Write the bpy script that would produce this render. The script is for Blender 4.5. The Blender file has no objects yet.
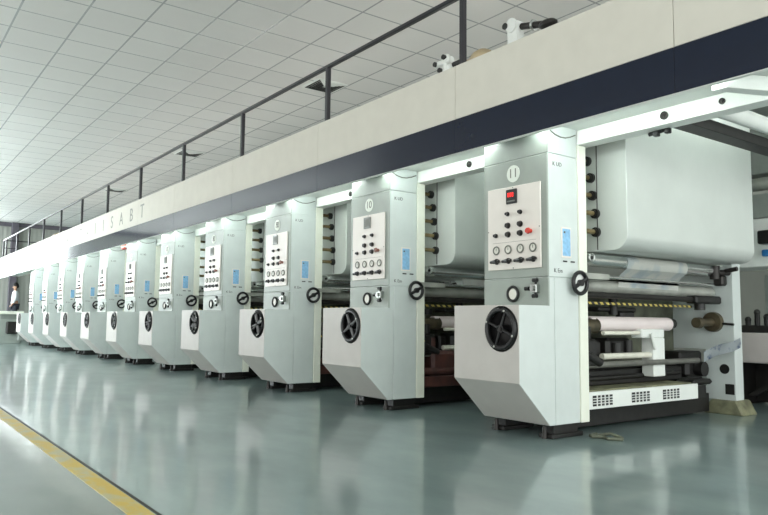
import bpy, bmesh, math, random
from mathutils import Vector, Matrix
random.seed(7)
sc = bpy.context.scene
COL = sc.collection
PI = math.pi

# ------------------------------------------------------------------ materials
def lin(c):
    return tuple((x/255/12.92 if x/255 <= .04045 else ((x/255+.055)/1.055)**2.4) for x in c)+(1.0,)
def mat(name, rgb, rough=.45, metal=0.0, var=0.0, vscale=6.0, bump=0.0, bscale=40.0, spec=.5, rvar=0.0, emit=None, stretch=None):
    m = bpy.data.materials.new(name); m.use_nodes = True
    nt = m.node_tree; b = nt.nodes['Principled BSDF']
    b.inputs['Base Color'].default_value = lin(rgb)
    b.inputs['Roughness'].default_value = rough
    b.inputs['Metallic'].default_value = metal
    b.inputs['Specular IOR Level'].default_value = spec
    if emit:
        b.inputs['Emission Color'].default_value = lin(rgb); b.inputs['Emission Strength'].default_value = emit
    if var or bump or rvar:
        tc = nt.nodes.new('ShaderNodeTexCoord'); mp = nt.nodes.new('ShaderNodeMapping')
        nt.links.new(tc.outputs['Object'], mp.inputs['Vector'])
        if stretch: mp.inputs['Scale'].default_value = stretch
        n = nt.nodes.new('ShaderNodeTexNoise'); n.inputs['Scale'].default_value = vscale; n.inputs['Detail'].default_value = 5
        nt.links.new(mp.outputs['Vector'], n.inputs['Vector'])
        if var:
            r = nt.nodes.new('ShaderNodeValToRGB')
            r.color_ramp.elements[0].position = .3; r.color_ramp.elements[1].position = .7
            lo = [max(0, x*(1-var)) for x in rgb]; hi = [min(255, x*(1+var*.6)) for x in rgb]
            r.color_ramp.elements[0].color = lin(lo); r.color_ramp.elements[1].color = lin(hi)
            nt.links.new(n.outputs['Fac'], r.inputs['Fac']); nt.links.new(r.outputs['Color'], b.inputs['Base Color'])
        if rvar:
            mr = nt.nodes.new('ShaderNodeMapRange')
            mr.inputs['To Min'].default_value = max(.02, rough-rvar); mr.inputs['To Max'].default_value = rough+rvar
            nt.links.new(n.outputs['Fac'], mr.inputs['Value']); nt.links.new(mr.outputs['Result'], b.inputs['Roughness'])
        if bump:
            n2 = nt.nodes.new('ShaderNodeTexNoise'); n2.inputs['Scale'].default_value = bscale; n2.inputs['Detail'].default_value = 3
            nt.links.new(mp.outputs['Vector'], n2.inputs['Vector'])
            bp = nt.nodes.new('ShaderNodeBump'); bp.inputs['Strength'].default_value = bump; bp.inputs['Distance'].default_value = .01
            nt.links.new(n2.outputs['Fac'], bp.inputs['Height']); nt.links.new(bp.outputs['Normal'], b.inputs['Normal'])
    return m

M = {}
M['side'] = mat('pale_blue_grey_paint', (204, 211, 208), .38, var=.02, bump=.03, bscale=90)
M['door'] = mat('grey_green_paint', (150, 158, 150), .42, var=.03, bump=.05, bscale=60)
M['box'] = mat('aisle_lit_warm_grey', (190, 186, 180), .45, var=.02, bump=.03, bscale=90)  # housing front and chamfer: warmer, dimmer aisle light put into the colour
M['cream'] = mat('cream_enamel', (234, 236, 222), .4, var=.02)
M['panel'] = mat('panel_white', (226, 220, 212), .4, var=.015)
M['white'] = mat('white_enamel', (232, 235, 230), .42, var=.02)
M['black'] = mat('black_plastic', (14, 14, 15), .35)
M['rubber'] = mat('black_rubber', (20, 20, 20), .75)
M['darkmetal'] = mat('dark_steel', (52, 50, 48), .4, metal=.6, var=.2)
M['chrome'] = mat('chrome', (238, 240, 238), .22, metal=.95)
M['steel'] = mat('brushed_steel', (176, 180, 176), .32, metal=1.0, var=.08, vscale=20)
M['dull'] = mat('dull_aluminium', (176, 178, 170), .42, metal=.4, var=.1)
M['dryer'] = mat('satin_sheet_metal', (204, 209, 204), .42, metal=.2, var=.02, vscale=3)
M['brass'] = mat('aged_brass', (132, 116, 82), .4, metal=.7, var=.2)
M['dial'] = mat('dial_face', (220, 218, 208), .4)
M['digit'] = mat('grey_lettering', (110, 112, 104), .6)
M['disc'] = mat('disc_white', (222, 228, 218), .5)
M['redled'] = mat('red_display_digits', (230, 30, 25), .4, emit=1.2)
M['lcd'] = mat('grey_display', (108, 112, 106), .3)
M['red'] = mat('red_plastic', (196, 52, 34), .35)
M['estop'] = mat('faded_red_plastic', (124, 78, 66), .45)
M['spoke'] = mat('grey_spoke', (104, 104, 104), .5)
M['chuck'] = mat('oily_bronze', (92, 84, 66), .45, metal=.5, var=.3)
M['darkbar'] = mat('worn_steel_bar', (112, 112, 106), .4, metal=.3, var=.15)
M['blue'] = mat('blue_label', (138, 186, 222), .5, var=.08, vscale=40)
M['bluefit'] = mat('blue_plastic', (40, 110, 170), .4)
M['ink'] = mat('black_print', (84, 86, 86), .6)
M['navy'] = mat('navy_enamel', (14, 25, 44), .09, var=.04, spec=.3)
M['fascia'] = mat('cream_cladding', (206, 203, 192), .5, var=.015, spec=.06)
M['letter'] = mat('faint_grey_letter_paint', (122, 124, 114), .5)
M['soffit'] = mat('white_soffit', (222, 226, 220), .5, var=.02)
M['rail'] = mat('charcoal_rail_paint', (38, 37, 42), .3)
M['khaki'] = mat('ink_stained_khaki', (122, 122, 96), .6, var=.25, vscale=8)
M['murk'] = mat('grimy_green_grey', (96, 100, 84), .65, var=.3, vscale=5)
M['oily'] = mat('oily_black_metal', (24, 23, 21), .5, var=.4, vscale=15)
M['rust'] = mat('red_brown_primer', (66, 36, 31), .6, var=.3)
M['pink'] = mat('pinkish_rubber_roll', (226, 214, 212), .5, var=.02)
M['tubewhite'] = mat('white_pipe', (222, 220, 206), .4, var=.06)
M['beige'] = mat('beige_casting', (176, 160, 128), .5, var=.15)
M['yellow'] = mat('yellow_paint', (214, 180, 40), .5, var=.2)
M['hair'] = mat('dark_hair', (24, 20, 18), .6)
M['skin'] = mat('skin', (196, 152, 126), .55)
M['shirt'] = mat('white_shirt', (226, 230, 232), .8, bump=.2)
M['trousers'] = mat('dark_trousers', (44, 48, 58), .8)
M['wall'] = mat('grey_wall_paint', (150, 152, 144), .7, var=.04, vscale=2)
M['column'] = mat('grey_purple_column', (92, 88, 96), .6, var=.05)
M['auxgrey'] = mat('grey_auxiliary_paint', (140, 146, 140), .5, var=.06)
M['auxpink'] = mat('pinkish_grey_paint', (196, 188, 184), .5, var=.03)
M['filltube'] = mat('ceiling_fill_tube', (255, 252, 246), .4, emit=25.0)  # glow of the added lamps that brighten the ceiling
M['tube'] = mat('lamp_tube', (244, 255, 250), .4, emit=40.0)

def striped(name, a, b, scale):
    m = mat(name, a, .5); nt = m.node_tree
    tc = nt.nodes.new('ShaderNodeTexCoord'); w = nt.nodes.new('ShaderNodeTexWave'); w.wave_type = 'BANDS'; w.bands_direction = 'DIAGONAL'
    w.inputs['Scale'].default_value = scale
    r = nt.nodes.new('ShaderNodeValToRGB'); r.color_ramp.interpolation = 'CONSTANT'
    r.color_ramp.elements[0].color = lin(a); r.color_ramp.elements[1].position = .5; r.color_ramp.elements[1].color = lin(b)
    nt.links.new(tc.outputs['Object'], w.inputs['Vector']); nt.links.new(w.outputs['Fac'], r.inputs['Fac'])
    nt.links.new(r.outputs['Color'], nt.nodes['Principled BSDF'].inputs['Base Color'])
    return m
M['hazard'] = striped('yellow_black_stripes', (196, 178, 90), (34, 34, 30), 8)

def film_mat(name, base, ink, scale):
    m = mat(name, base, .22); nt = m.node_tree
    tc = nt.nodes.new('ShaderNodeTexCoord'); n = nt.nodes.new('ShaderNodeTexNoise'); n.inputs['Scale'].default_value = scale; n.inputs['Detail'].default_value = 2
    r = nt.nodes.new('ShaderNodeValToRGB'); r.color_ramp.elements[0].position = .5; r.color_ramp.elements[1].position = .68
    r.color_ramp.elements[0].color = lin(base); r.color_ramp.elements[1].color = lin(ink)
    nt.links.new(tc.outputs['Object'], n.inputs['Vector']); nt.links.new(n.outputs['Fac'], r.inputs['Fac'])
    nt.links.new(r.outputs['Color'], nt.nodes['Principled BSDF'].inputs['Base Color'])
    return m
M['film'] = film_mat('printed_film', (232, 233, 227), (196, 208, 212), 4.5)
M['strip'] = film_mat('printed_strip', (170, 178, 182), (92, 106, 132), 14)

# floor: glossy poured epoxy
def floor_mat():
    m = bpy.data.materials.new('grey_green_epoxy'); m.use_nodes = True; nt = m.node_tree; b = nt.nodes['Principled BSDF']
    N = nt.nodes.new; L = nt.links.new
    tc = N('ShaderNodeTexCoord'); sep = N('ShaderNodeSeparateXYZ'); L(tc.outputs['Object'], sep.inputs[0])
    n = N('ShaderNodeTexNoise'); n.inputs['Scale'].default_value = 1.6; n.inputs['Detail'].default_value = 4; n.inputs['Roughness'].default_value = .5
    mp = N('ShaderNodeMapping'); mp.inputs['Scale'].default_value = (.8, 1.5, 1); mp.inputs['Rotation'].default_value = (0, 0, .5)
    L(tc.outputs['Object'], mp.inputs[0]); L(mp.outputs[0], n.inputs['Vector'])
    r = N('ShaderNodeValToRGB'); r.color_ramp.elements[0].position = .3; r.color_ramp.elements[1].position = .72
    r.color_ramp.elements[0].color = lin((108, 128, 127)); r.color_ramp.elements[1].color = lin((138, 156, 154))
    L(n.outputs['Fac'], r.inputs['Fac'])
    # the aisle beyond the yellow line is an older, duller pour
    lt = N('ShaderNodeMath'); lt.operation = 'LESS_THAN'; lt.inputs[1].default_value = -3.06; L(sep.outputs['Y'], lt.inputs[0])
    mx = N('ShaderNodeMix'); mx.data_type = 'RGBA'; mx.blend_type = 'MULTIPLY'
    L(lt.outputs[0], mx.inputs[0]); L(r.outputs['Color'], mx.inputs[6]); mx.inputs[7].default_value = (.58, .62, .58, 1)
    L(mx.outputs[2], b.inputs['Base Color'])
    n3 = N('ShaderNodeTexNoise'); n3.inputs['Scale'].default_value = 2.2; n3.inputs['Detail'].default_value = 1
    L(tc.outputs['Object'], n3.inputs['Vector'])
    mr = N('ShaderNodeMapRange'); mr.inputs['To Min'].default_value = .08; mr.inputs['To Max'].default_value = .22
    b.inputs['Roughness'].default_value = .28
    n2 = N('ShaderNodeTexNoise'); n2.inputs['Scale'].default_value = 2.6; n2.inputs['Detail'].default_value = 1
    L(tc.outputs['Object'], n2.inputs['Vector'])
    bp = N('ShaderNodeBump'); bp.inputs['Strength'].default_value = .15; bp.inputs['Distance'].default_value = .02
    L(n2.outputs['Fac'], bp.inputs['Height']); L(bp.outputs['Normal'], b.inputs['Normal'])
    b.inputs['Specular IOR Level'].default_value = .3; b.inputs['Coat Weight'].default_value = .65; b.inputs['Coat Roughness'].default_value = .10; b.inputs['Coat IOR'].default_value = 1.65; L(bp.outputs['Normal'], b.inputs['Coat Normal'])
    return m
M['floor'] = floor_mat()

def line_mat():
    m = mat('worn_yellow_line', (206, 178, 62), .35); nt = m.node_tree; N = nt.nodes.new; L = nt.links.new
    tc = N('ShaderNodeTexCoord'); n = N('ShaderNodeTexNoise'); n.inputs['Scale'].default_value = 9; n.inputs['Detail'].default_value = 6
    mp = N('ShaderNodeMapping'); mp.inputs['Scale'].default_value = (.6, 1, 1); L(tc.outputs['Object'], mp.inputs[0]); L(mp.outputs[0], n.inputs['Vector'])
    r = N('ShaderNodeValToRGB'); r.color_ramp.elements[0].position = .42; r.color_ramp.elements[1].position = .62
    r.color_ramp.elements[0].color = lin((206, 176, 44)); r.color_ramp.elements[1].color = lin((186, 182, 140))
    L(n.outputs['Fac'], r.inputs['Fac']); L(r.outputs['Color'], nt.nodes['Principled BSDF'].inputs['Base Color'])
    return m
M['line'] = line_mat()

def ceil_mat():
    m = bpy.data.materials.new('ceiling_tiles'); m.use_nodes = True; nt = m.node_tree; b = nt.nodes['Principled BSDF']
    N = nt.nodes.new; L = nt.links.new
    tc = N('ShaderNodeTexCoord'); sep = N('ShaderNodeSeparateXYZ'); L(tc.outputs['Object'], sep.inputs[0])
    def math_(op, a, bb):
        n = N('ShaderNodeMath'); n.operation = op
        for i, x in enumerate((a, bb)):
            if hasattr(x, 'links'): L(x, n.inputs[i])
            elif x is not None: n.inputs[i].default_value = x
        return n.outputs[0]
    masks = []; cells = []
    for ax, off, sp in (('X', -8.17, .69), ('Y', -1.95, .745)):
        t = math_('DIVIDE', math_('SUBTRACT', sep.outputs[ax], off), sp)
        fl = math_('FLOOR', t, None); fr = math_('SUBTRACT', t, fl); cells.append(fl)
        d = math_('ABSOLUTE', math_('SUBTRACT', fr, .5), None)
        masks.append(math_('GREATER_THAN', d, .5-.013/sp))
    mask = math_('MAXIMUM', masks[0], masks[1])
    cb = N('ShaderNodeCombineXYZ'); L(cells[0], cb.inputs[0]); L(cells[1], cb.inputs[1])
    wn = N('ShaderNodeTexWhiteNoise'); L(cb.outputs[0], wn.inputs['Vector'])
    r = N('ShaderNodeValToRGB'); r.color_ramp.elements[0].color = lin((222, 221, 217)); r.color_ramp.elements[1].color = lin((230, 229, 225))
    L(wn.outputs['Value'], r.inputs['Fac'])
    mx = N('ShaderNodeMix'); mx.data_type = 'RGBA'; L(mask, mx.inputs[0]); L(r.outputs['Color'], mx.inputs[6]); mx.inputs[7].default_value = lin((178, 180, 180))
    L(mx.outputs[2], b.inputs['Base Color'])
    rr = N('ShaderNodeMapRange'); rr.inputs['To Min'].default_value = .55; rr.inputs['To Max'].default_value = .25; L(mask, rr.inputs['Value']); L(rr.outputs[0], b.inputs['Roughness'])
    return m
M['ceil'] = ceil_mat()

def corr_mat():
    m = mat('ribbed_wall_cladding', (158, 160, 152), .6); nt = m.node_tree; N = nt.nodes.new; L = nt.links.new
    tc = N('ShaderNodeTexCoord'); w = N('ShaderNodeTexWave'); w.bands_direction = 'Y'; w.inputs['Scale'].default_value = 1.6
    L(tc.outputs['Object'], w.inputs['Vector']); bp = N('ShaderNodeBump'); bp.inputs['Strength'].default_value = .4; bp.inputs['Distance'].default_value = .03
    L(w.outputs['Fac'], bp.inputs['Height']); L(bp.outputs['Normal'], nt.nodes['Principled BSDF'].inputs['Normal'])
    return m
M['clad'] = corr_mat()
M['glass'] = mat('daylit_window', (244, 252, 255), .3, emit=11.0)

# ------------------------------------------------------------------ mesh building
class MB:
    def __init__(s): s.bm = bmesh.new()
    def _take(s, t):
        me = bpy.data.meshes.new('t'); t.to_mesh(me); t.free(); s.bm.from_mesh(me); bpy.data.meshes.remove(me)
    def box(s, x0, x1, y0, y1, z0, z1, bev=.004, seg=1):
        t = bmesh.new()
        bmesh.ops.create_cube(t, size=1, matrix=Matrix.Translation(((x0+x1)/2, (y0+y1)/2, (z0+z1)/2)) @ Matrix.Diagonal((abs(x1-x0), abs(y1-y0), abs(z1-z0), 1)))
        bev = min(bev, .45*min(abs(x1-x0), abs(y1-y0), abs(z1-z0)))
        if bev > 0: bmesh.ops.bevel(t, geom=t.edges[:], offset=bev, segments=seg, affect='EDGES', profile=.5)
        s._take(t); return s
    def cyl(s, p, q, r, r2=None, seg=24, cap=True):
        p, q = Vector(p), Vector(q); d = q-p; t = bmesh.new()
        mt = Matrix.Translation((p+q)/2) @ d.to_track_quat('Z', 'Y').to_matrix().to_4x4()
        bmesh.ops.create_cone(t, cap_ends=cap, segments=seg, radius1=r, radius2=r if r2 is None else r2, depth=d.length, matrix=mt)
        s._take(t); return s
    def ring(s, c, axis, R, r, seg=32, sub=10):
        c = Vector(c); mt = Matrix.Translation(c) @ Vector(axis).to_track_quat('Z', 'Y').to_matrix().to_4x4(); t = bmesh.new(); vs = []
        for i in range(seg):
            a = 2*PI*i/seg; row = []
            for j in range(sub):
                b = 2*PI*j/sub; rr = R+r*math.cos(b)
                row.append(t.verts.new(mt @ Vector((rr*math.cos(a), rr*math.sin(a), r*math.sin(b)))))
            vs.append(row)
        for i in range(seg):
            for j in range(sub):
                t.faces.new((vs[i][j], vs[(i+1) % seg][j], vs[(i+1) % seg][(j+1) % sub], vs[i][(j+1) % sub]))
        s._take(t); return s
    def prism(s, pts, ax, a, b, bev=.004):
        """polygon extruded along axis ax from a to b; pts are the two other coordinates in x,y,z order"""
        t = bmesh.new()
        def v(p, k):
            q = list(p); q.insert('XYZ'.index(ax), k); return t.verts.new(q)
        A = [v(p, a) for p in pts]; B = [v(p, b) for p in pts]; n = len(pts)
        t.faces.new(A); t.faces.new(B[::-1])
        for i in range(n): t.faces.new((A[i], B[i], B[(i+1) % n], A[(i+1) % n]))
        bmesh.ops.recalc_face_normals(t, faces=t.faces[:])
        if bev: bmesh.ops.bevel(t, geom=t.edges[:], offset=bev, segments=1, affect='EDGES', profile=.5)
        s._take(t); return s
    def tube(s, pts, r, seg=10):
        for i in range(len(pts)-1):
            s.cyl(pts[i], pts[i+1], r, seg=seg)
        for p in pts[1:-1]: s.ball(p, r)
        return s
    def ball(s, c, r, sc_=(1, 1, 1), u=14, v=8):
        t = bmesh.new(); bmesh.ops.create_uvsphere(t, u_segments=u, v_segments=v, radius=r, matrix=Matrix.Translation(c) @ Matrix.Diagonal((*sc_, 1)))
        s._take(t); return s
    def build(s, name, m, parent=None, smooth=True):
        me = bpy.data.meshes.new(name)
        bmesh.ops.recalc_face_normals(s.bm, faces=s.bm.faces[:])
        if smooth:
            for f in s.bm.faces: f.smooth = True
            for e in s.bm.edges:
                if len(e.link_faces) == 2 and e.calc_face_angle(0) > .6: e.smooth = False
        s.bm.to_mesh(me); s.bm.free()
        me.materials.append(m)
        o = bpy.data.objects.new(name, me); COL.objects.link(o)
        if parent: o.parent = parent
        return o

def tag(o, label, cat, group=None, kind=None):
    if label: o['label'] = label
    if cat: o['category'] = cat
    if group: o['group'] = group
    if kind: o['kind'] = kind
    return o
def thing(name, loc, label, cat, group=None):
    o = bpy.data.objects.new(name, None); COL.objects.link(o); o.location = loc; o.empty_display_size = .1
    return tag(o, label, cat, group)
def struct(o): o['kind'] = 'structure'; return o
def text_mesh(txt, size, loc, facing, m, name, parent=None, ext=.001, spacing=1.0):
    cu = bpy.data.curves.new('tx', 'FONT'); cu.body = txt; cu.size = size; cu.extrude = ext; cu.align_x = 'CENTER'; cu.align_y = 'CENTER'; cu.space_character = spacing
    t = bpy.data.objects.new('tx', cu); COL.objects.link(t)
    bpy.context.view_layer.update()
    me = bpy.data.meshes.new_from_object(t.evaluated_get(bpy.context.evaluated_depsgraph_get()))
    bpy.data.objects.remove(t)
    # facing '-Y' (read from the aisle) or '+X' (read from the near end)
    R = Matrix.Rotation(PI/2, 4, 'X') if facing == '-Y' else Matrix.Rotation(PI/2, 4, 'Z') @ Matrix.Rotation(PI/2, 4, 'X')
    me.transform(Matrix.Translation(loc) @ R)
    me.materials.clear(); me.materials.append(m)
    o = bpy.data.objects.new(name, me); COL.objects.link(o)
    if parent: o.parent = parent
    return o
def copy_tree(o, parent=None):
    c = o.copy(); COL.objects.link(c)
    if parent: c.parent = parent
    for ch in o.children: copy_tree(ch, c)
    return c

# ------------------------------------------------------------------ the setting
PITCH = 2.0044
fl = MB().box(-31, 6.5, -8.4, 11, -.12, 0, 0).build('floor', M['floor']); struct(fl)
cl = MB().box(-31, 9, -9, 11, 5.0, 5.1, 0).build('ceiling', M['ceil']); struct(cl)
w = MB().box(-31.2, -31, -.6, 11, -.12, 5.1, 0).box(-31.2, -31, -9, -3.4, -.12, 5.1, 0).box(-31.2, -31, -3.4, -.6, -.12, 1.0, 0).box(-31.2, -31, -3.4, -.6, 4.6, 5.1, 0).build('wall_left', M['clad']); struct(w)
w = struct(MB().box(-31.14, -31.10, -3.4, -.6, 1.0, 4.6, 0).build('window_7', M['glass']))
MB().box(-31.10, -31.04, -2.03, -1.97, 1.0, 4.6, 0).box(-31.10, -31.04, -3.4, -.6, 2.77, 2.83, 0).build('window_frame', M['white'], w)
w = MB().box(-31, 9, 9.0, 9.2, 0, 5, 0).build('wall_back', M['wall']); struct(w)
# the aisle-side wall, far end only, with its windows
wa = MB()
WX0, WX1, NW = -31, -13, 6
wa.box(WX0, WX1, -8.4, -8.2, 0, 1.0, 0); wa.box(WX0, WX1, -8.4, -8.2, 4.55, 5, 0)
step = (WX1-WX0)/NW
for i in range(NW+1):
    x = WX0+i*step; wa.box(max(WX0, x-.2), min(WX1, x+.2), -8.4, -8.2, 1.0, 4.55, 0)
struct(wa.build('wall_front', M['wall']))
for i in range(NW):
    x0, x1 = WX0+i*step+.2, WX0+(i+1)*step-.2
    r = struct(MB().box(x0, x1, -8.34, -8.30, 1.0, 4.55, 0).build('window_%d' % (i+1), M['glass']))
    f = MB(); xm = (x0+x1)/2
    f.box(xm-.03, xm+.03, -8.30, -8.25, 1.0, 4.55, 0); f.box(x0, x1, -8.30, -8.25, 2.7, 2.76, 0)
    f.build('window_frame', M['white'], r)
for i, y in enumerate((1.0, 4.4, 7.8)):
    struct(MB().box(-30.98, -30.7, y-.14, y+.14, 0, 5, .01).build('trim_%d' % (i+1), M['column']))
struct(MB().box(-30.99, -30.85, -9, 9, 4.83, 5.0, 0).build('trim_4', M['column']))
struct(MB().box(-31, 6.4, -3.13, -3.03, 0, .003, 0).build('trim_5', M['line']))
struct(MB().box(-31, 6.4, -3.022, -3.006, 0, .002, 0).build('trim_6', M['oily']))

# ------------------------------------------------------------------ overhead walkway
XL, XR = -26.0, 4.2
walk = thing('overhead_walkway', (0, 0, 3.0), 'long cream and navy overhead walkway running along the whole printing line', 'walkway')
def W(mb, name, m, sm=True):
    o = mb.build(name, m, walk, sm); o.location = (0, 0, -3.0); return o
seams = [XL, -23.0, -20.6, -18.3, -16.0, -13.74, -11.5, -9.6, -7.7, -5.44, -3.16, -.88, 1.15, XR]
for a, b in zip(seams[:-1], seams[1:]):
    W(MB().box(a+.002, b-.002, -.15, -.10, 2.593, 3.064, .003), 'cladding_panel', M['fascia'])
    W(MB().box(a+.001, b-.001, -.153, -.10, 2.297, 2.591, .002), 'navy_band', M['navy'])
W(MB().box(XL, XR, -.148, -.112, 2.292, 2.2965, 0), 'lower_lip', M['white'])
W(MB().box(XL, XR, -.10, .5, 2.396, 2.42, 0), 'soffit', M['soffit'])
W(MB().box(XL, XR, -.10, 3.3, 3.0, 3.05, 0), 'deck_plate', M['auxgrey'])
word = 'FAIT-IISABT'
for i, ch in enumerate(word):
    t = text_mesh(ch, .36, (-15.84+.648*i, -.1515, 2.81), '-Y', M['letter'], 'letter', walk, ext=.0015); t.location = (0, 0, -3.0)

rail = thing('guard_rail', (0, -.10, 3.064), 'dark charcoal guard rail along the top edge of the walkway', 'railing')
def RL(mb, name): o = mb.build(name, M['rail'], rail); o.location = (0, .10, -3.064); return o
RL(MB().box(-25.83, 4.0, -.125, -.075, 3.68, 3.72, .008), 'top_rail')
for k in range(13):
    x = -.834-2.21*k if k < 12 else -25.81
    if x < -25.7: x = -25.81
    RL(MB().box(x-.024, x+.024, -.124, -.076, 3.0645, 3.69, .004), 'post')
RL(MB().box(1.35, 1.398, -.124, -.076, 3.0645, 3.69, .004), 'post')
RL(MB().box(-25.83, -25.79, -.075, 2.4, 3.68, 3.72, .006), 'end_rail')
RL(MB().box(-25.83, -25.79, 2.36, 2.40, 3.05, 3.69, .006), 'post')
RL(MB().box(-25.83, -25.79, -.075, 2.4, 3.40, 3.43, .006), 'middle_rail')

beam = thing('header_beam', (0, .36, 2.275), 'long white header beam under the walkway, carried by the machine posts', 'beam')
def BM(mb, name, m): o = mb.build(name, m, beam); o.location = (0, -.36, -2.275); return o
BM(MB().box(-22.2, 4.2, .362, .50, 2.277, 2.394, .003), 'girder', M['white'])
for i in range(12):
    bx = (i-10)*PITCH
    for dx, rr in ((.78, .030), (1.20, .021)):
        b = BM(MB().cyl((bx+dx-.02, .364, 2.338), (bx+dx-.02, .350, 2.338), rr, seg=20).cyl((bx+dx-.02, .351, 2.338), (bx+dx-.02, .343, 2.338), rr*.45, seg=6), 'bolt_cap', M['darkmetal'])
BM(MB().prism([(1.30, .0), (1.40, .0), (1.56, .36), (1.46, .36)], 'Z', 2.30, 2.393), 'cross_brace', M['white'])

# lamps: fluorescent fittings tucked under the walkway behind its lip
lampm = thing('fluorescent_lamp', (0, 0, 0), None, 'lamp', 'fluorescent lamps under the walkway')
MB().box(-.12, 1.44, -.098, -.06, 2.36, 2.394, .003).build('housing', M['white'], lampm)
MB().cyl((-.10, -.082, 2.338), (1.42, -.082, 2.338), .012, seg=12).build('lamp_tube', M['tube'], lampm)
for i in range(12):
    o = lampm if i == 0 else copy_tree(lampm)
    o.location = ((i-10)*PITCH, 0, 0)
    o['label'] = 'white fluorescent tube under the walkway, tucked behind its lower lip'
inner = thing('batten_lamp', (0, 0, 0), 'white fluorescent batten hanging under the deck between the dryer hoods', 'lamp', 'battens under the deck')
MB().box(.70, .78, .85, 2.45, 2.96, 2.999, .003).build('housing', M['white'], inner)
MB().cyl((.74, .88, 2.94), (.74, 2.42, 2.94), .014, seg=12).build('lamp_tube', M['tube'], inner)
for i in range(12):
    o = inner if i == 0 else copy_tree(inner)
    o.location = ((i-10)*PITCH, 0, 0)
upl = thing('ceiling_fill_lamp', (0, 0, 0), 'added unseen fill lamp on the walkway deck, brightening the ceiling', 'lamp', 'added fill lamps on the walkway deck')  # added lamps, hidden behind the cladding, to brighten the ceiling
MB().box(-.8, .8, 2.05, 2.15, 3.05, 3.09, .003).build('housing', M['white'], upl)
MB().cyl((-.78, 2.10, 3.11), (.78, 2.10, 3.11), .018, seg=12).build('lamp_tube', M['filltube'], upl)
for i in range(13):
    o = upl if i == 0 else copy_tree(upl)
    o.location = ((i-11.5)*PITCH, 0, 0)

# ------------------------------------------------------------------ the printing unit
CW = -.682
def make_wheel(parent, rot, dark=False):
    c = Vector((-.178, -.327, .818))
    rec = MB().cyl((c.x, -.268, c.z), (c.x, -.262, c.z), .158, seg=40).build('wheel_recess', M['black'], parent)
    hw = MB().ring((c.x, -.330, c.z), (0, 1, 0), .140, .019, 44, 10)
    hw.cyl((c.x, -.266, c.z), (c.x, -.337, c.z), .032, seg=20)
    hub = hw.build('handwheel', M['black'], parent)
    for k in range(4):
        a = rot+k*PI/2
        d = Vector((math.cos(a), 0, math.sin(a)))
        n = Vector((-math.sin(a), 0, math.cos(a)))
        s = MB()
        p0, p1 = c+d*.025, c+d*.136
        s.cyl((p0.x, -.330, p0.z), (p1.x, -.330, p1.z), .014, .011, seg=10)
        s.build('spoke', M['black'] if dark else M['spoke'], hub)
        q = c+d*.140
        MB().cyl((q.x, -.346, q.z), (q.x, -.353, q.z), .008, seg=12).build('rim_bolt', M['dull'], hub)
    MB().cyl((c.x, -.337, c.z), (c.x, -.345, c.z), .016, seg=12).build('hub_cap', M['darkmetal'], hub)
    return hub

def bore(o, c, r):
    cut = MB().cyl((c[0], -.5, c[2]), (c[0], c[1], c[2]), r, seg=48).build('cut', M['black'])
    m = o.modifiers.new('bore', 'BOOLEAN'); m.object = cut; m.operation = 'DIFFERENCE'; m.solver = 'EXACT'
    bpy.context.view_layer.update()
    me = bpy.data.meshes.new_from_object(o.evaluated_get(bpy.context.evaluated_depsgraph_get()))
    o.modifiers.clear(); o.data = me; me.shade_flat(); bpy.data.objects.remove(cut)
    if len(me.materials) < 2: me.materials.append(M['black'])
    me.materials.append(M['box'])
    for p in me.polygons:   # the wall and back of the round recess are black
        cc = p.center; d = math.hypot(cc.x-c[0], cc.z-c[2])
        p.material_index = 1 if d < r+.002 and -.3269 < cc.y < c[1]+.001 and (abs(p.normal.y) < .5 or cc.y > c[1]-.01) else (2 if p.normal.y < -.5 and cc.y < -.01 else 0)

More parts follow.
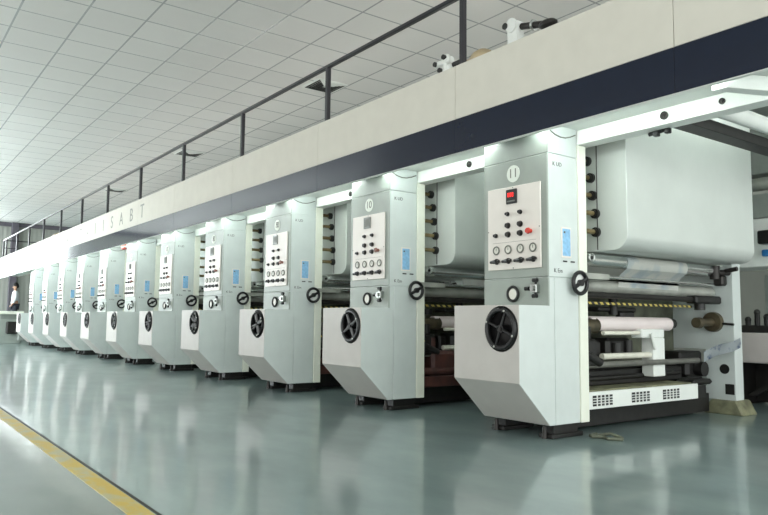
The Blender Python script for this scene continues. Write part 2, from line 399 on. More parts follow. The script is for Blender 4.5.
def make_panel(parent, lit):
    pz = MB().box(-.618, -.056, -.022, -.008, 1.284, 1.948, .003).build('control_panel', M['panel'], parent)
    d = MB().box(-.405, -.290, -.034, -.020, 1.808, 1.925, .004).build('display', M['black'] if lit else M['lcd'], pz)
    if lit:
        for k, x in enumerate((-.375, -.352, -.329)):
            MB().box(x-.008, x+.008, -.0365, -.0335, 1.862, 1.897, .001).build('display_digit', M['redled'], d)
        MB().box(-.390, -.305, -.0362, -.034, 1.822, 1.834, .001).build('display_legend', M['lcd'], d)
    else:
        for k in range(3): MB().box(-.385+k*.032, -.366+k*.032, -.0365, -.0335, 1.83, 1.905, .001).build('display_bar', M['digit'], d)
    for (x, z) in ((-.392, 1.729), (-.257, 1.732), (-.523, 1.564)):
        s = MB().cyl((x, -.021, z), (x, -.032, z), .018, seg=16)
        s.cyl((x-.006, -.030, z+.002), (x+.028, -.060, z-.006), .008, .006, seg=10)
        s.cyl((x, -.032, z), (x, -.050, z), .012, seg=12)
        s.build('toggle_switch', M['black'], pz)
    for (x, z) in ((-.389, 1.636), (-.258, 1.637), (-.387, 1.564), (-.259, 1.565)):
        s = MB().cyl((x, -.021, z), (x, -.030, z), .024, seg=18).cyl((x, -.030, z), (x, -.048, z), .018, seg=18)
        s.build('push_button', M['darkmetal'], pz)
    x, z = -.154, 1.571
    es = MB().cyl((x, -.021, z), (x, -.045, z), .016, seg=16).cyl((x, -.045, z), (x, -.052, z), .02, .025, seg=20).cyl((x, -.052, z), (x, -.066, z), .025, .02, seg=20)
    es.build('emergency_stop', M['red'] if lit else M['estop'], pz)
    for x in (-.517, -.388, -.258, -.129):
        z = 1.443
        g = MB().ring((x, -.028, z), (0, 1, 0), .031, .006, 26, 8).cyl((x, -.021, z), (x, -.027, z), .032, seg=26).build('pressure_gauge', M['digit'], pz)
        MB().cyl((x, -.027, z), (x, -.0285, z), .026, seg=24).build('gauge_face', M['dial'], g)
        MB().box(x-.002, x+.002, -.030, -.0285, z-.004, z+.02, 0).build('gauge_needle', M['black'], g)
        MB().cyl((x, -.021, z-.09), (x, -.034, z-.09), .025, .022, seg=16).cyl((x-.022, -.04, z-.092), (x+.022, -.052, z-.088), .016, seg=12).cyl((x-.046, -.046, z-.094), (x+.046, -.046, z-.088), .012, seg=10).build('valve_knob', M['black'], pz)
    for (x, z) in ((-.337, 1.937), (-.337, 1.294), (-.609, 1.6), (-.066, 1.6)):
        MB().cyl((x, -.0215, z), (x, -.0245, z), .005, seg=8).build('screw', M['digit'], pz)
    MB().box(-.56, -.10, -.0228, -.0215, 1.502, 1.504, 0).build('panel_line', M['digit'], pz)
    return pz

def roller(name, x, z, r, y0, y1, m, parent, journal=True):
    mb = MB().cyl((x, y0+.04, z), (x, y1-.04, z), r, seg=32)
    if journal: mb.cyl((x, y0, z), (x, y1, z), r*.45, seg=16)
    return mb.build(name, m, parent)

def make_unit(lit, full):
    u = thing('printing_unit', (0, 0, 0), None, 'printing machine', 'printing units in the line')
    B = lambda mb, n, m, p=u: mb.build(n, m, p)
    # cabinet
    cab = B(MB().box(CW+.008, -.008, .008, .345, .107, 2.394, .003), 'cabinet', M['side'])
    d = M['door']
    B(MB().box(CW, 0, 0, .012, 2.166, 2.394, .003), 'top_front_cover', d, cab)
    B(MB().box(CW, 0, -.004, .012, 1.214, 2.160, .006), 'front_door', d, cab)
    B(MB().box(CW, 0, -.004, .012, .99, 1.208, .004), 'front_apron', M['door'], cab)
    B(MB().box(-.012, 0, .003, .346, 2.166, 2.394, .002), 'top_side_cover', M['side'], cab)
    B(MB().box(-.012, 0, .003, .346, 1.214, 2.160, .003), 'upper_side_panel', M['side'], cab)
    B(MB().box(-.012, 0, .067, .346, .107, 1.208, .003), 'lower_side_panel', M['side'], cab)
    B(MB().box(CW, CW+.012, .003, .346, .107, 2.394, .003), 'far_side_panel', M['side'], cab)
    # wheel housing with chamfered underside
    wh = B(MB().prism([(-.327, .994), (.062, .994), (.062, .107), (.0, .107), (-.327, .428)], 'X', -.691, 0, .003), 'wheel_housing', M['side'])
    bore(wh, (-.178, -.265, .818), .170)
    # control panel and fittings on the door
    make_panel(u, lit)
    # sight dial
    x, z = -.349, 1.089
    dl = B(MB().ring((x, -.018, z), (0, 1, 0), .055, .012, 32, 8).cyl((x, -.004, z), (x, -.014, z), .055, seg=30), 'sight_dial', M['black'])
    B(MB().cyl((x, -.014, z), (x, -.017, z), .045, seg=28), 'dial_face', M['dial'], dl)
    # air valve
    x, z = -.115, 1.125
    av = B(MB().box(x-.03, x+.035, -.05, -.004, z-.035, z+.035, .006).cyl((x+.01, -.05, z), (x+.01, -.075, z), .018, seg=14), 'air_valve', M['steel'])
    for dx, dz in ((-.06, .0), (.02, .062), (.015, -.058)):
        B(MB().cyl((x+dx-.018, -.045, z+dz), (x+dx+.022, -.045, z+dz), .016, seg=12).cyl((x+dx, -.03, z+dz), (x+dx*.4, -.03, z+dz*.4), .009, seg=8), 'valve_tap', M['black'], av)
    # number disc (digits are added per unit)
    nd = B(MB().cyl((-.345, -.004, 2.052), (-.345, -.010, 2.052), .068, seg=36), 'number_disc', M['disc'])
    # side face: label, marks, slots
    bl = B(MB().box(0, .004, .146, .264, 1.365, 1.603, .002), 'data_plate', M['panel'])
    B(MB().box(.003, .006, .160, .252, 1.380, 1.590, .001), 'plate_print', M['blue'], bl)
    B(MB().box(.005, .0075, .172, .190, 1.555, 1.570, 0), 'plate_mark', M['ink'], bl)
    for y in (.165, .255): B(MB().box(0, .004, y, y+.05, 1.332, 1.344, .002), 'latch_slot', M['black'])
    t = text_mesh('K Em', .045, (.001, .11, 1.262), '+X', M['ink'], 'stencil_mark', u)
    t = text_mesh('K UD', .045, (.001, .11, 2.085), '+X', M['ink'], 'stencil_mark', u)
    # drooping lamp cable on the side
    pts = [(.004, .03+.06*k, 2.36-.055*math.sin(PI*(k+.8)/6.2)) for k in range(6)]
    B(MB().tube(pts, .005, 8), 'lamp_cable', M['digit'])
    # side adjusting wheel
    c = (.055, .300, 1.174)
    sw = B(MB().ring(c, (1, 0, 0), .082, .016, 36, 10).cyl((0, c[1], c[2]), (.03, c[1], c[2]), .022, seg=16), 'adjusting_wheel', M['black'])
    B(MB().cyl((.03, c[1], c[2]), (.045, c[1], c[2]), .078, seg=32), 'wheel_plate', M['white'], sw)
    hb = MB().cyl((.06, c[1]-.07, c[2]-.035), (.06, c[1]+.07, c[2]+.035), .016, seg=12).cyl((.045, c[1], c[2]), (.075, c[1], c[2]), .026, seg=14)
    B(hb, 'wheel_grip', M['black'], sw)
    # frame plates
    B(MB().box(CW, .012, .35, .445, .107, 2.272, .003), 'near_frame', M['cream'])
    br = B(MB().box(-.10, .018, .36, .72, 1.215, 1.262, .003), 'roller_bracket', M['dull'])
    # feet
    for x in (-.60, -.10):
        B(MB().box(x-.07, x+.07, .06, .42, 0, .035, .006).box(x-.05, x+.05, .1, .38, .03, .108, .004), 'foot', M['oily'])
        ft = B(MB().cyl((x, .05, 0), (x, .05, .09), .022, .014, seg=12), 'levelling_bolt', M['darkmetal'])
    if not full: return u
    # dryer hood: tall satin box with a rounded lower edge
    prof = [(-.60, 1.45), (.12, 1.45)]
    for k in range(9):
        a = PI/2*k/8; prof.append((.12+.12*math.sin(a), 1.57-.12*math.cos(a)))
    prof += [(.24, 2.95), (-.60, 2.95)]
    dh = B(MB().prism([(p[0], p[1]) for p in prof], 'Y', .65, 2.66, .004), 'dryer_hood', M['dryer'])
    B(MB().box(-.040, -.035, .644, .652, 1.46, 2.9, 0), 'hood_seam', M['darkmetal'], dh)
    for (x, z) in ((-.125, 2.205), (-.092, 2.06), (-.075, 1.91), (-.05, 1.757), (-.045, 1.605)):
        sh = B(MB().cyl((x, .44, z), (x, .655, z), .020, seg=14), 'idler_shaft', M['brass'])
        B(MB().cyl((x, .622, z), (x, .650, z), .040, seg=18).cyl((x, .605, z), (x, .622, z), .028, seg=16), 'shaft_flange', M['oily'], sh)
    # rollers
    roller('chill_roller', -.10, 1.383, .054, .445, 2.68, M['chrome'], u)
    gc = B(MB().box(-.08, .0, .445, .50, 1.355, 1.415, .006).ring((.012, .50, 1.385), (1, 0, 0), .030, .009, 20, 8).cyl((-.03, .50, 1.385), (.014, .50, 1.385), .028, seg=18), 'roller_bearing', M['steel'])
    B(MB().cyl((.014, .50, 1.385), (.018, .50, 1.385), .015, seg=14), 'bearing_cap', M['black'], gc)
    roller('guide_rod', -.12, 1.252, .014, .445, 2.68, M['chrome'], u, False)
    roller('impression_roller', -.20, 1.175, .055, .445, 2.68, M['dull'], u)
    roller('support_bar', -.12, 1.098, .026, .445, 2.62, M['darkmetal'], u, False)
    B(MB().box(-.18, -.06, 2.15, 2.60, 1.06, 1.135, .015).cyl((-.12, 2.3, 1.06), (-.12, 2.3, 1.0), .05, seg=14), 'bar_clamp', M['oily'])
    B(MB().box(-.18, -.165, .445, 2.25, 1.022, 1.044, .002), 'hazard_bar', M['hazard'])
    pr = roller('rubber_roller', -.22, .862, .062, .70, 1.95, M['pink'], u)
    B(MB().cyl((-.22, 1.90, .868), (-.22, 2.0, .868), .058, .045, seg=20), 'roller_end', M['oily'], pr)
    B(MB().cyl((-.20, .52, .845), (-.20, .80, .845), .062, seg=22).ring((-.20, .80, .845), (0, 1, 0), .055, .012, 22, 8), 'bearing_housing', M['chuck'], pr)
    roller('drip_tube', -.16, .785, .018, .82, 1.5, M['tubewhite'], u, False)
    roller('wash_tube', -.16, .590, .026, .80, 1.62, M['tubewhite'], u, False)
    B(MB().box(-.24, -.12, 1.52, 1.70, .40, .74, .006).box(-.24, -.12, 1.36, 1.70, .74, .82, .01).cyl((-.10, 1.46, .78), (-.10, 1.52, .64), .014, seg=10), 'ink_bracket', M['white'])
    roller('spreader_bar', -.10, .528, .024, .445, 2.25, M['darkbar'], u, False)
    B(MB().box(-.30, -.06, .47, .66, .52, .74, .02).cyl((-.10, .56, .74), (-.10, .56, .84), .04, seg=12).cyl((-.06, .50, .62), (-.06, .68, .55), .035, seg=12).box(-.14, -.02, .455, .50, .52, .66, .01), 'drive_gearbox', M['oily'])
    B(MB().box(-.05, -.03, .455, .485, .56, .68, .004), 'warning_tag', M['yellow'])
    B(MB().box(-.50, -.25, 1.05, 1.40, .58, .74, .03).cyl((-.24, 1.15, .70), (-.24, 1.15, .55), .05, seg=12).cyl((-.24, 1.32, .72), (-.24, 1.32, .60), .04, seg=12).box(-.44, -.28, .9, 1.0, .55, .72, .02), 'doctor_blade', M['oily'])
    B(MB().box(-.5, -.30, 1.00, 1.55, .97, 1.01, .01).cyl((-.3, 1.2, 1.09), (-.3, 1.2, .94), .04, seg=12).cyl((-.32, .75, 1.0), (-.32, .75, .94), .06, seg=14).box(-.36, -.28, 1.3, 1.5, .90, .98, .02), 'blade_carriage', M['oily'])
    B(MB().box(-.60, -.26, .50, 2.2, .34, .47, .01).box(-.60, -.28, .52, 2.15, .47, .50, .01).cyl((-.24, .6, .40), (-.24, 2.1, .41), .022, seg=12), 'ink_trough', M['oily'])
    B(MB().box(-.56, -.30, 2.25, 2.64, .20, .60, .02).box(-.42, -.2, 2.2, 2.5, .36, .52, .03).cyl((-.2, 2.36, .44), (-.12, 2.36, .44), .07, seg=18), 'drive_motor', M['oily'])
    B(MB().box(-.66, -.62, .45, 2.66, .20, 1.30, 0), 'inner_panel', M['murk'])
    B(MB().box(-.62, -.04, .445, 1.98, .325, .338, .002), 'base_shelf', M['khaki'] if lit else M['rust'])
    if lit:
        bp = B(MB().box(-.03, .0, .445, 2.02, .195, .328, .003), 'base_panel', M['white'])
        for y0 in (.50, 1.01, 1.46):
            g = B(MB().box(.0, .004, y0, y0+.25, .218, .300, .001), 'vent_grille', M['black'], bp)
            s = MB()
            for k in range(1, 5): s.box(.0035, .007, y0+.25*k/5-.006, y0+.25*k/5+.006, .218, .300, 0)
            for k in range(1, 4): s.box(.0035, .007, y0, y0+.25, .218+.082*k/4-.003, .218+.082*k/4+.003, 0)
            s.build('grille_bars', M['white'], g)
    else:
        B(MB().box(-.30, -.02, .46, 2.0, .20, .31, .01).cyl((-.06, .46, .36), (-.06, 2.0, .36), .035, seg=12), 'red_pipe', M['rust'])
        B(MB().box(-.28, -.04, .60, 1.0, .36, .56, .03).cyl((-.10, .62, .56), (-.10, .62, .70), .05, seg=12), 'pump_body', M['rust'])
    B(MB().box(-.03, -.002, 2.02, 2.16, .20, .31, .003).box(-.2, -.01, 1.98, 2.3, .31, .36, .02), 'cable_box', M['oily'])
    B(MB().box(-.60, -.22, .46, 2.6, .02, .195, .004), 'base_plinth', M['oily'])
    # far frame plate
    fp = B(MB().prism([(-.66, 1.36), (-.08, 1.36), (-.08, 1.46), (.012, 1.46), (.012, .135), (-.20, .135), (-.42, .135), (-.42, .245), (-.28, .245), (-.28, .62), (-.66, .62)], 'Y', 2.67, 2.82, .003), 'far_frame', M['side'])
    B(MB().cyl((-.092, 2.668, .433), (-.092, 2.662, .433), .048, seg=24), 'frame_hole', M['oily'], fp)
    B(MB().box(-.09, .0, 2.662, 2.668, .19, .29, .004), 'frame_cutout', M['oily'], fp)
    hb = B(MB().cyl((-.185, 2.67, .889), (-.185, 2.62, .889), .10, .095, seg=28).cyl((-.185, 2.62, .885), (-.185, 2.40, .880), .038, seg=16).cyl((-.185, 2.40, .88), (-.185, 2.34, .88), .055, .05, seg=18), 'chuck', M['chuck'])
    B(MB().cyl((-.10, 2.655, .875), (.02, 2.655, .865), .012, seg=8), 'chuck_lever', M['oily'], hb)
    B(MB().cyl((-.10, 2.35, 1.36), (-.02, 2.66, 1.37), .03, seg=12).cyl((-.06, 2.48, 1.30), (-.06, 2.48, 1.43), .045, seg=12).box(-.12, -.02, 2.55, 2.64, 1.24, 1.34, .015).cyl((-.02, 2.60, 1.38), (.10, 2.60, 1.40), .022, seg=10), 'air_cylinder', M['darkmetal'])
    B(MB().prism([(-.30, .0), (.10, .0), (.03, .135), (-.22, .135)], 'Y', 2.62, 2.9, .01), 'far_foot', M['khaki'])
    # pump and pipes low down on the side towards the next unit
    B(MB().box(.10, .50, 1.15, 1.75, .06, .34, .02).cyl((.3, 1.3, .34), (.3, 1.3, .5), .09, seg=16), 'ink_pump', M['rust']) if full == 2 else None
    return u

proto_full = make_unit(False, 2)
far_unit = make_unit(False, 0)
near_unit = make_unit(True, 1)
ORD = {10: 'second', 9: 'third', 8: 'fourth', 7: 'fifth', 6: 'sixth', 5: 'seventh', 4: 'eighth', 3: 'ninth', 2: 'tenth', 1: 'eleventh'}
used = {}
for i in range(11, 0, -1):
    src = near_unit if i == 11 else (proto_full if i >= 7 else far_unit)
    if id(src) in used: u = copy_tree(src)
    else: u = src; used[id(src)] = 1
    u.location = ((i-11)*PITCH, 0, 0)
    if i == 11: u['label'] = 'nearest pale grey printing unit with number 11 disc and red lit display'
    elif i == 1: u['label'] = 'farthest pale grey printing unit, the leftmost one at the far end of the row'
    elif i == 10: u['label'] = 'pale grey printing unit with number 10 disc, next behind the nearest unit'
    else: u['label'] = 'pale grey printing unit, %s from the near right end of the row' % ORD[i]
    disc = [c for c in u.children if c.name.startswith('number_disc')][0]
    text_mesh(str(i), .105, (-.345, -.0105, 2.052), '-Y', M['digit'], 'number', disc)
    make_wheel(u, random.uniform(0, PI/2) if i != 11 else 1.2, i == 11)

# ------------------------------------------------------------------ things around the nearest unit
# printed film running over the chill roller
def sheet(prof, y0, y1, th, ny=1):
    mb = MB(); t = mb.bm; rows = []
    for (x, z) in prof: rows.append([t.verts.new((x, y0+(y1-y0)*k/ny, z)) for k in range(ny+1)])
    for a in range(len(rows)-1):
        for k in range(ny): t.faces.new((rows[a][k], rows[a+1][k], rows[a+1][k+1], rows[a][k+1]))
    bmesh.ops.solidify(t, geom=t.faces[:], thickness=th)
    return mb
prof = [(-.11, 1.446), (-.075, 1.438), (-.052, 1.420), (-.042, 1.395), (-.041, 1.37), (-.055, 1.33), (-.11, 1.29), (-.142, 1.26), (-.142, 1.22), (-.1425, 1.175)]
o = sheet(prof, 1.06, 1.98, .001).build('printed_film', M['film'])
tag(o, 'sheet of pale printed film running over the chrome roller of the nearest unit', 'film')
# loose strip of film on the spreader bar
mb = MB(); t = mb.bm; rows = []
for k in range(13):
    s = k/12; y = 2.19+.50*s; z = .565+.15*s**1.3+.02*math.sin(5*s); x = -.03+.09*s
    rows.append((t.verts.new((x, y, z-.05)), t.verts.new((x+.012*math.sin(9*s), y, z)), t.verts.new((x, y, z+.045))))
for a, b in zip(rows[:-1], rows[1:]):
    for k in (0, 1): t.faces.new((a[k], b[k], b[k+1], a[k+1]))
bmesh.ops.solidify(t, geom=t.faces[:], thickness=.002)
tag(mb.build('film_strip', M['strip']), 'creased bluish strip of printed film hanging at the far frame of the nearest unit', 'film')

tr = thing('cable_tray', (.8, .5, 2.30), 'dark channel hanging crosswise under the white header beam at the right', 'cable tray')
def T(mb, n, m): o = mb.build(n, m, tr); o.location = (-.8, -.5, -2.30); return o
T(MB().box(.735, .875, .50, 3.4, 2.277, 2.36, .004), 'channel', M['oily'])
T(MB().cyl((.56, .48, 2.262), (.73, .48, 2.275), .016, seg=10).box(.60, .64, .46, .50, 2.235, 2.276, .005).box(.69, .73, .46, .50, 2.24, 2.276, .005), 'end_fitting', M['black'])
o = MB().cyl((.95, .62, 2.415), (.95, 3.2, 2.415), .06, seg=24).cyl((.95, .52, 2.415), (.95, 3.3, 2.415), .02, seg=12).build('guide_roller', M['white'])
tag(o, 'white guide roller high above the dark channel at the right edge', 'roller')

aux = thing('slitting_table', (.2, 3.7, 0), 'low machine with pinkish grey front panel behind the far frame at the right edge', 'machine')
def A(mb, n, m): o = mb.build(n, m, aux); o.location = (-.2, -3.7, 0); return o
A(MB().box(-.55, .9, 3.5, 4.2, .46, .78, .01), 'front_panel', M['auxpink'])
for x in (-.45, .8): A(MB().box(x-.05, x+.05, 3.6, 4.1, 0, .46, .005), 'leg', M['oily'])
A(MB().box(-.4, .75, 3.9, 3.95, .02, .44, .004).prism([(-.4, .1), (-.3, .1), (.2, .4), (.1, .4)], 'Y', 3.7, 3.76, 0), 'brace', M['darkmetal'])
A(MB().box(-.40, .7, 3.6, 3.9, .78, .86, .01), 'tool_rail', M['darkmetal'])
for x, h in ((-.36, .92), (-.26, 1.0), (-.16, .95), (-.06, 1.06), (.06, .98)):
    A(MB().cyl((x, 3.7, .84), (x, 3.7, h), .028, seg=10).ball((x, 3.7, h), .034), 'knob', M['oily'])
o = MB().box(-.55, 1.4, 4.5, 4.9, 0, 1.46, .01).box(-.5, 1.35, 4.49, 4.50, 1.15, 1.17, 0).build('electric_cabinet', M['auxgrey'])
tag(o, 'grey cabinet standing behind the pinkish low machine at the right edge', 'cabinet')
ub = thing('overhead_duct', (.2, 3.4, 1.47), 'white upper housing with a black box and blue fitting beyond the dryer hood', 'housing')
def D(mb, n, m): o = mb.build(n, m, ub); o.location = (-.2, -3.4, -1.47); return o
D(MB().box(-.68, 1.2, 3.42, 3.9, 1.47, 1.98, .01), 'housing', M['white'])
D(MB().box(-.50, 1.2, 3.45, 3.9, 1.99, 2.25, .01), 'upper_duct', M['auxgrey'])
D(MB().cyl((-.5, 3.5, 2.36), (1.2, 3.5, 2.36), .07, seg=20), 'cross_pipe', M['dull'])
D(MB().box(-.5, 1.2, 3.5, 3.9, 2.47, 2.98, .01), 'top_panel', M['auxgrey'])
D(MB().box(-.04, .25, 3.30, 3.42, 1.70, 1.84, .012), 'black_box', M['black'])
D(MB().box(-.03, .06, 3.36, 3.42, 1.575, 1.645, .01), 'blue_fitting', M['bluefit'])
D(MB().box(-.66, -.57, 3.7, 3.85, 0, 1.47, .005), 'support_post', M['auxgrey'])
D(MB().box(1.05, 1.15, 3.7, 3.85, 0, 1.47, .005), 'support_post', M['auxgrey'])
D(MB().ring((-.335, 3.415, 1.60), (0, 1, 0), .03, .006, 18, 6), 'port_ring', M['digit'])
for u_ in ub.children: pass

pts = [(.03, .50, .012), (.05, .40, .012), (.10, .36, .014), (.16, .42, .012), (.22, .38, .012), (.30, .44, .012), (.26, .50, .012), (.16, .50, .03), (.08, .46, .012)]
tag(MB().tube(pts, .012, 8).build('loose_cable', M['murk']), 'grimy cable end lying on the floor by the foot of the nearest unit', 'cable')
# pieces standing on the walkway deck
br = thing('roller_stand', (-.73, .45, 3.05), 'white bracket with dark roller shaft on top of the walkway', 'bracket')
def K(mb, n, m): o = mb.build(n, m, br); o.location = (.73, -.45, -3.05); return o
K(MB().box(-.80, -.67, .40, .50, 3.05, 3.56, .02, 2).cyl((-.735, .40, 3.52), (-.735, .385, 3.52), .065, seg=20), 'upright', M['white'])
K(MB().cyl((-.80, .40, 3.53), (-.80, .375, 3.53), .03, seg=14), 'bore', M['oily'])
K(MB().cyl((-.66, .45, 3.50), (-.42, .45, 3.44), .03, seg=14).ball((-.36, .45, 3.42), .06, (1.6, 1, .7)), 'shaft', M['darkmetal'])
K(MB().ring((-.52, .45, 3.465), (1, 0, -.2), .04, .012, 16, 6), 'shaft_collar', M['steel'])
va = thing('valve_block', (-1.6, .45, 3.05), 'small white valve block beside the rail post on top of the walkway', 'valve')
def V(mb, n, m): o = mb.build(n, m, va); o.location = (1.6, -.45, -3.05); return o
V(MB().box(-1.74, -1.56, .40, .52, 3.05, 3.42, .01).cyl((-1.80, .42, 3.46), (-1.56, .42, 3.46), .035, seg=14).cyl((-1.64, .42, 3.36), (-1.64, .42, 3.53), .03, seg=14), 'block', M['white'])
for x, z in ((-1.77, 3.46), (-1.64, 3.50), (-1.70, 3.38)):
    V(MB().cyl((x, .40, z), (x, .37, z), .025, seg=12), 'port', M['oily'])
V(MB().cyl((-1.56, .45, 3.41), (-1.44, .45, 3.41), .03, seg=12), 'coupling', M['oily'])
o = MB().ball((-1.22, .5, 3.37), .15, (1.0, .7, .7)).cyl((-1.42, .5, 3.38), (-1.2, .5, 3.37), .05, seg=14).box(-1.3, -1.1, .42, .58, 3.05, 3.32, .01).build('motor', M['beige'])
tag(o, 'beige motor casting behind the rail post on top of the walkway', 'motor')
# stack of parts on the far deck
o = MB().box(-22.6, -21.0, .8, 1.6, 3.05, 3.30, .02).box(-22.3, -21.2, .9, 1.5, 3.30, 3.55, .03).cyl((-22.8, 1.1, 3.60), (-22.4, 1.1, 3.60), .17, seg=20).build('blower', M['beige'])
tag(o, 'beige blower housing on the deck near the far end of the rail', 'blower')
# red beacon under the walkway
rb = thing('alarm_beacon', (-11.127, .13, 2.31), 'red beacon lamp under the walkway near the middle of the row', 'beacon')
a = MB().cyl((-.10, -.05, -.0), (.16, -.05, -.0), .05, seg=18).build('lens', M['red'], rb)
b = MB().cyl((.16, -.05, 0), (.42, -.05, 0), .045, seg=18).box(.1, .2, -.06, .0, .03, .08, .004).build('socket', M['auxgrey'], rb)

# air diffusers in the ceiling
df = thing('air_diffuser', (0, 0, 5.0), None, 'air diffuser', 'ceiling air diffusers')
MB().box(-.30, .30, -.30, .30, -.012, 0, .003).build('frame', M['white'], df)
for k in range(4):
    a = k*PI/2; f = MB()
    for j in range(5):
        r0 = .05+.045*j
        p = [(r0, -r0), (r0+.03, -r0-.03), (r0+.03, r0+.03), (r0, r0)]
        q = [(x*math.cos(a)-y*math.sin(a), x*math.sin(a)+y*math.cos(a)) for x, y in p]
        f.prism(q, 'Z', -.016-.012*(4-j)/4, -.012, 0)
    f.build('louvre', M['darkmetal'] if k in (2, 1, 3) else M['white'], df)
for j, (x, lab) in enumerate(((-6.9, 'square ceiling air diffuser nearest the camera, behind the rail'), (-13.35, 'square ceiling air diffuser, second along the ceiling from the near end'), (-19.8, 'square ceiling air diffuser, farthest of the three along the ceiling'))):
    o = df if j == 0 else copy_tree(df)
    o.location = (x, 2.2, 5.0); o['label'] = lab

# ------------------------------------------------------------------ far left end: unwinder, platform, person
un = thing('unwind_stand', (-23.3, -.1, 0), 'pale unwind stand with dark reel beyond the farthest printing unit', 'machine')
def U(mb, n, m): o = mb.build(n, m, un); o.location = (23.3, .1, 0); return o
U(MB().box(-24.2, -22.6, -.62, .12, .0, .80, .01), 'body', M['door'])
U(MB().box(-24.3, -22.5, -.68, .16, .96, 1.06, .01), 'table_top', M['cream'])
U(MB().box(-24.0, -23.9, -.55, -.1, .8, .97, .004), 'table_post', M['auxgrey'])
U(MB().box(-22.8, -22.7, -.5, .05, .8, .97, .004), 'table_post', M['auxgrey'])
U(MB().box(-22.60, -22.35, -.35, -.02, .32, .72, .03), 'control_box', M['darkmetal'])
U(MB().cyl((-22.5, -.02, .60), (-22.5, .22, .60), .16, seg=24), 'reel', M['pink'])
U(MB().box(-22.6, -22.2, -.02, .2, .1, .36, .02), 'motor', M['auxgrey'])
o = MB().box(-27.6, -25.6, -.2, 1.6, 0, .40, .01).build('step_platform', M['auxgrey'])
tag(o, 'low grey platform the person stands on at the far end', 'platform')
# person: one skinned body
PX, PY, PZ = -26.4, .47, .40
def skin_body(name, verts, edges, m, parent=None, sub=2, root=0):
    me = bpy.data.meshes.new(name); me.from_pydata([v[:3] for v in verts], edges, [])
    o = bpy.data.objects.new(name, me); COL.objects.link(o)
    o.modifiers.new('skin', 'SKIN'); s = o.modifiers.new('sub', 'SUBSURF'); s.levels = sub; s.render_levels = sub
    if not me.skin_vertices: me.attributes.new('skin', 'FLOAT', 'POINT')
    for i, v in enumerate(verts):
        me.skin_vertices[0].data[i].radius = (v[3], v[3] if len(v) < 5 else v[4]); me.skin_vertices[0].data[i].use_root = (i == root)
    me.materials.append(m)
    bpy.context.view_layer.update()
    nm = bpy.data.meshes.new_from_object(o.evaluated_get(bpy.context.evaluated_depsgraph_get()))
    bpy.data.objects.remove(o)
    for f in nm.polygons: f.use_smooth = True
    if not nm.materials: nm.materials.append(m)
    n = bpy.data.objects.new(name, nm); COL.objects.link(n)
    if parent: n.parent = parent
    return n
pv = [(0, 0, .95, .13), (0, 0, 1.12, .125), (0, .0, 1.32, .145), (0, 0, 1.46, .06), (.01, 0, 1.54, .05), (.015, 0, 1.60, .085), (.015, 0, 1.68, .075),
      (0, .17, 1.41, .055), (.02, .22, 1.16, .042), (.12, .20, .95, .032), (.16, .19, .86, .03),
      (0, -.17, 1.41, .055), (.02, -.22, 1.16, .042), (.10, -.21, .94, .032), (.13, -.20, .85, .03),
      (0, .09, .90, .09), (.02, .10, .50, .06), (0, .10, .09, .045), (.12, .11, .04, .04),
      (0, -.09, .90, .09), (.02, -.10, .50, .06), (0, -.10, .09, .045), (.12, -.11, .04, .04)]
pe = [(0, 1), (1, 2), (2, 3), (3, 4), (4, 5), (5, 6), (2, 7), (7, 8), (8, 9), (9, 10), (2, 11), (11, 12), (12, 13), (13, 14), (0, 15), (15, 16), (16, 17), (17, 18), (0, 19), (19, 20), (20, 21), (21, 22)]
person = skin_body('person', pv, pe, M['skin'])
person.location = (PX, PY, PZ); person.rotation_euler = (0, 0, -PI/2)
tag(person, 'person in a white shirt and dark trousers standing at the far left end', 'person')
sv = [(0, 0, .93, .15), (0, 0, 1.12, .142), (0, 0, 1.32, .158), (0, 0, 1.45, .08), (0, .17, 1.41, .068), (.02, .22, 1.16, .055), (.11, .205, .98, .044), (0, -.17, 1.41, .068), (.02, -.22, 1.16, .055), (.09, -.212, .97, .044)]
skin_body('shirt', sv, [(0, 1), (1, 2), (2, 3), (2, 4), (4, 5), (5, 6), (2, 7), (7, 8), (8, 9)], M['shirt'], person)
tv = [(0, 0, .95, .142), (0, .09, .88, .105), (.02, .10, .50, .078), (0, .10, .10, .066), (0, -.09, .88, .105), (.02, -.10, .50, .078), (0, -.10, .10, .066)]
skin_body('trousers', tv, [(0, 1), (1, 2), (2, 3), (0, 4), (4, 5), (5, 6)], M['trousers'], person)
MB().ball((0, 0, 1.69), .102, (1.0, .95, .85)).ball((-.045, 0, 1.64), .085, (.8, .95, 1)).build('hair', M['hair'], person)
fc = MB()
for s in (-1, 1):
    fc.ball((.085, s*.03, 1.62), .012)
fc.build('eyes', M['hair'], person)
MB().ball((.10, 0, 1.595), .016, (1, .7, 1.3)).ball((.0, .085, 1.60), .02, (.8, .5, 1.3)).ball((.0, -.085, 1.60), .02, (.8, .5, 1.3)).build('nose_and_ears', M['skin'], person)

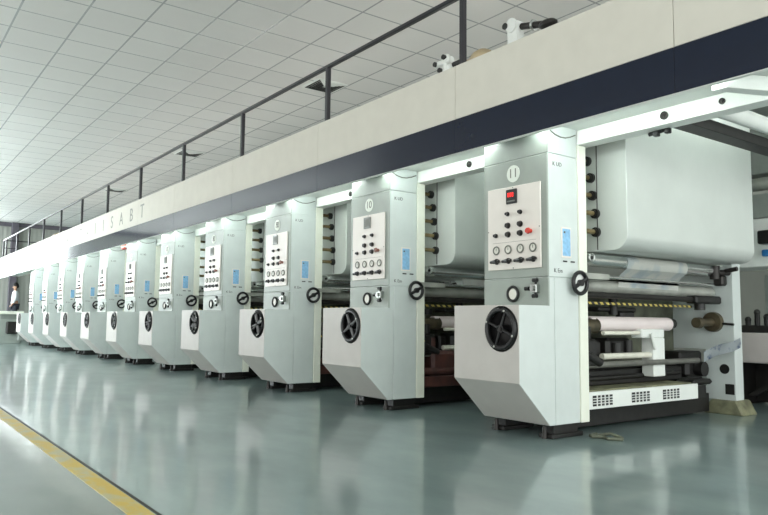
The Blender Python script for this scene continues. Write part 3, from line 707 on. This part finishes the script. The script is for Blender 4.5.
# ------------------------------------------------------------------ light
wd = bpy.data.worlds.new('World'); sc.world = wd; wd.use_nodes = True
wn_ = wd.node_tree; bg = wn_.nodes['Background']; bg.inputs['Color'].default_value = (.97, 1.0, .985, 1)
tc = wn_.nodes.new('ShaderNodeTexCoord')
def wdot(v, k):
    d = wn_.nodes.new('ShaderNodeVectorMath'); d.operation = 'DOT_PRODUCT'; wn_.links.new(tc.outputs['Generated'], d.inputs[0]); d.inputs[1].default_value = v
    m = wn_.nodes.new('ShaderNodeMapRange'); m.inputs['From Min'].default_value = -.2; m.inputs['From Max'].default_value = 1; m.inputs['To Min'].default_value = 0; m.inputs['To Max'].default_value = k
    wn_.links.new(d.outputs['Value'], m.inputs['Value']); return m.outputs['Result']
def wadd(a, b):
    n = wn_.nodes.new('ShaderNodeMath'); n.operation = 'ADD'; wn_.links.new(a, n.inputs[0])
    if hasattr(b, 'links'): wn_.links.new(b, n.inputs[1])
    else: n.inputs[1].default_value = b
    return n.outputs[0]
bg.inputs['Color'].default_value = (1.0, .965, .93, 1)
wn_.links.new(wadd(wdot((0, 0, -1), .9), .68), bg.inputs['Strength'])
bg2 = wn_.nodes.new('ShaderNodeBackground'); bg2.inputs['Color'].default_value = (.93, 1.0, .995, 1)
wn_.links.new(wdot((.98, -.18, 0), 2.3), bg2.inputs['Strength'])
ad = wn_.nodes.new('ShaderNodeAddShader'); wn_.links.new(bg.outputs[0], ad.inputs[0]); wn_.links.new(bg2.outputs[0], ad.inputs[1])
wn_.links.new(ad.outputs[0], wn_.nodes['World Output'].inputs['Surface'])

# ------------------------------------------------------------------ camera
cd = bpy.data.cameras.new('camera'); cam = bpy.data.objects.new('camera', cd); COL.objects.link(cam); sc.camera = cam
f_px, tilt, yaw, roll = 703.92, .08947, .93689, .009867
cd.sensor_width = 36; cd.lens = f_px*36/768
fw = Vector((-math.sin(yaw)*math.cos(tilt), math.cos(yaw)*math.cos(tilt), math.sin(tilt)))
rt = Vector((math.cos(yaw), math.sin(yaw), 0)); up = rt.cross(fw)
r2 = rt*math.cos(roll)+up*math.sin(roll); u2 = up*math.cos(roll)-rt*math.sin(roll)
mw = Matrix((r2, u2, -fw)).transposed().to_4x4(); mw.translation = Vector((3.521, -4.126, .870))
cam.matrix_world = mw
cd.clip_end = 200

vs = sc.view_settings
vs.view_transform = 'Standard'; vs.look = 'None'; vs.gamma = 1; vs.use_curve_mapping = False; vs.exposure = 0.1
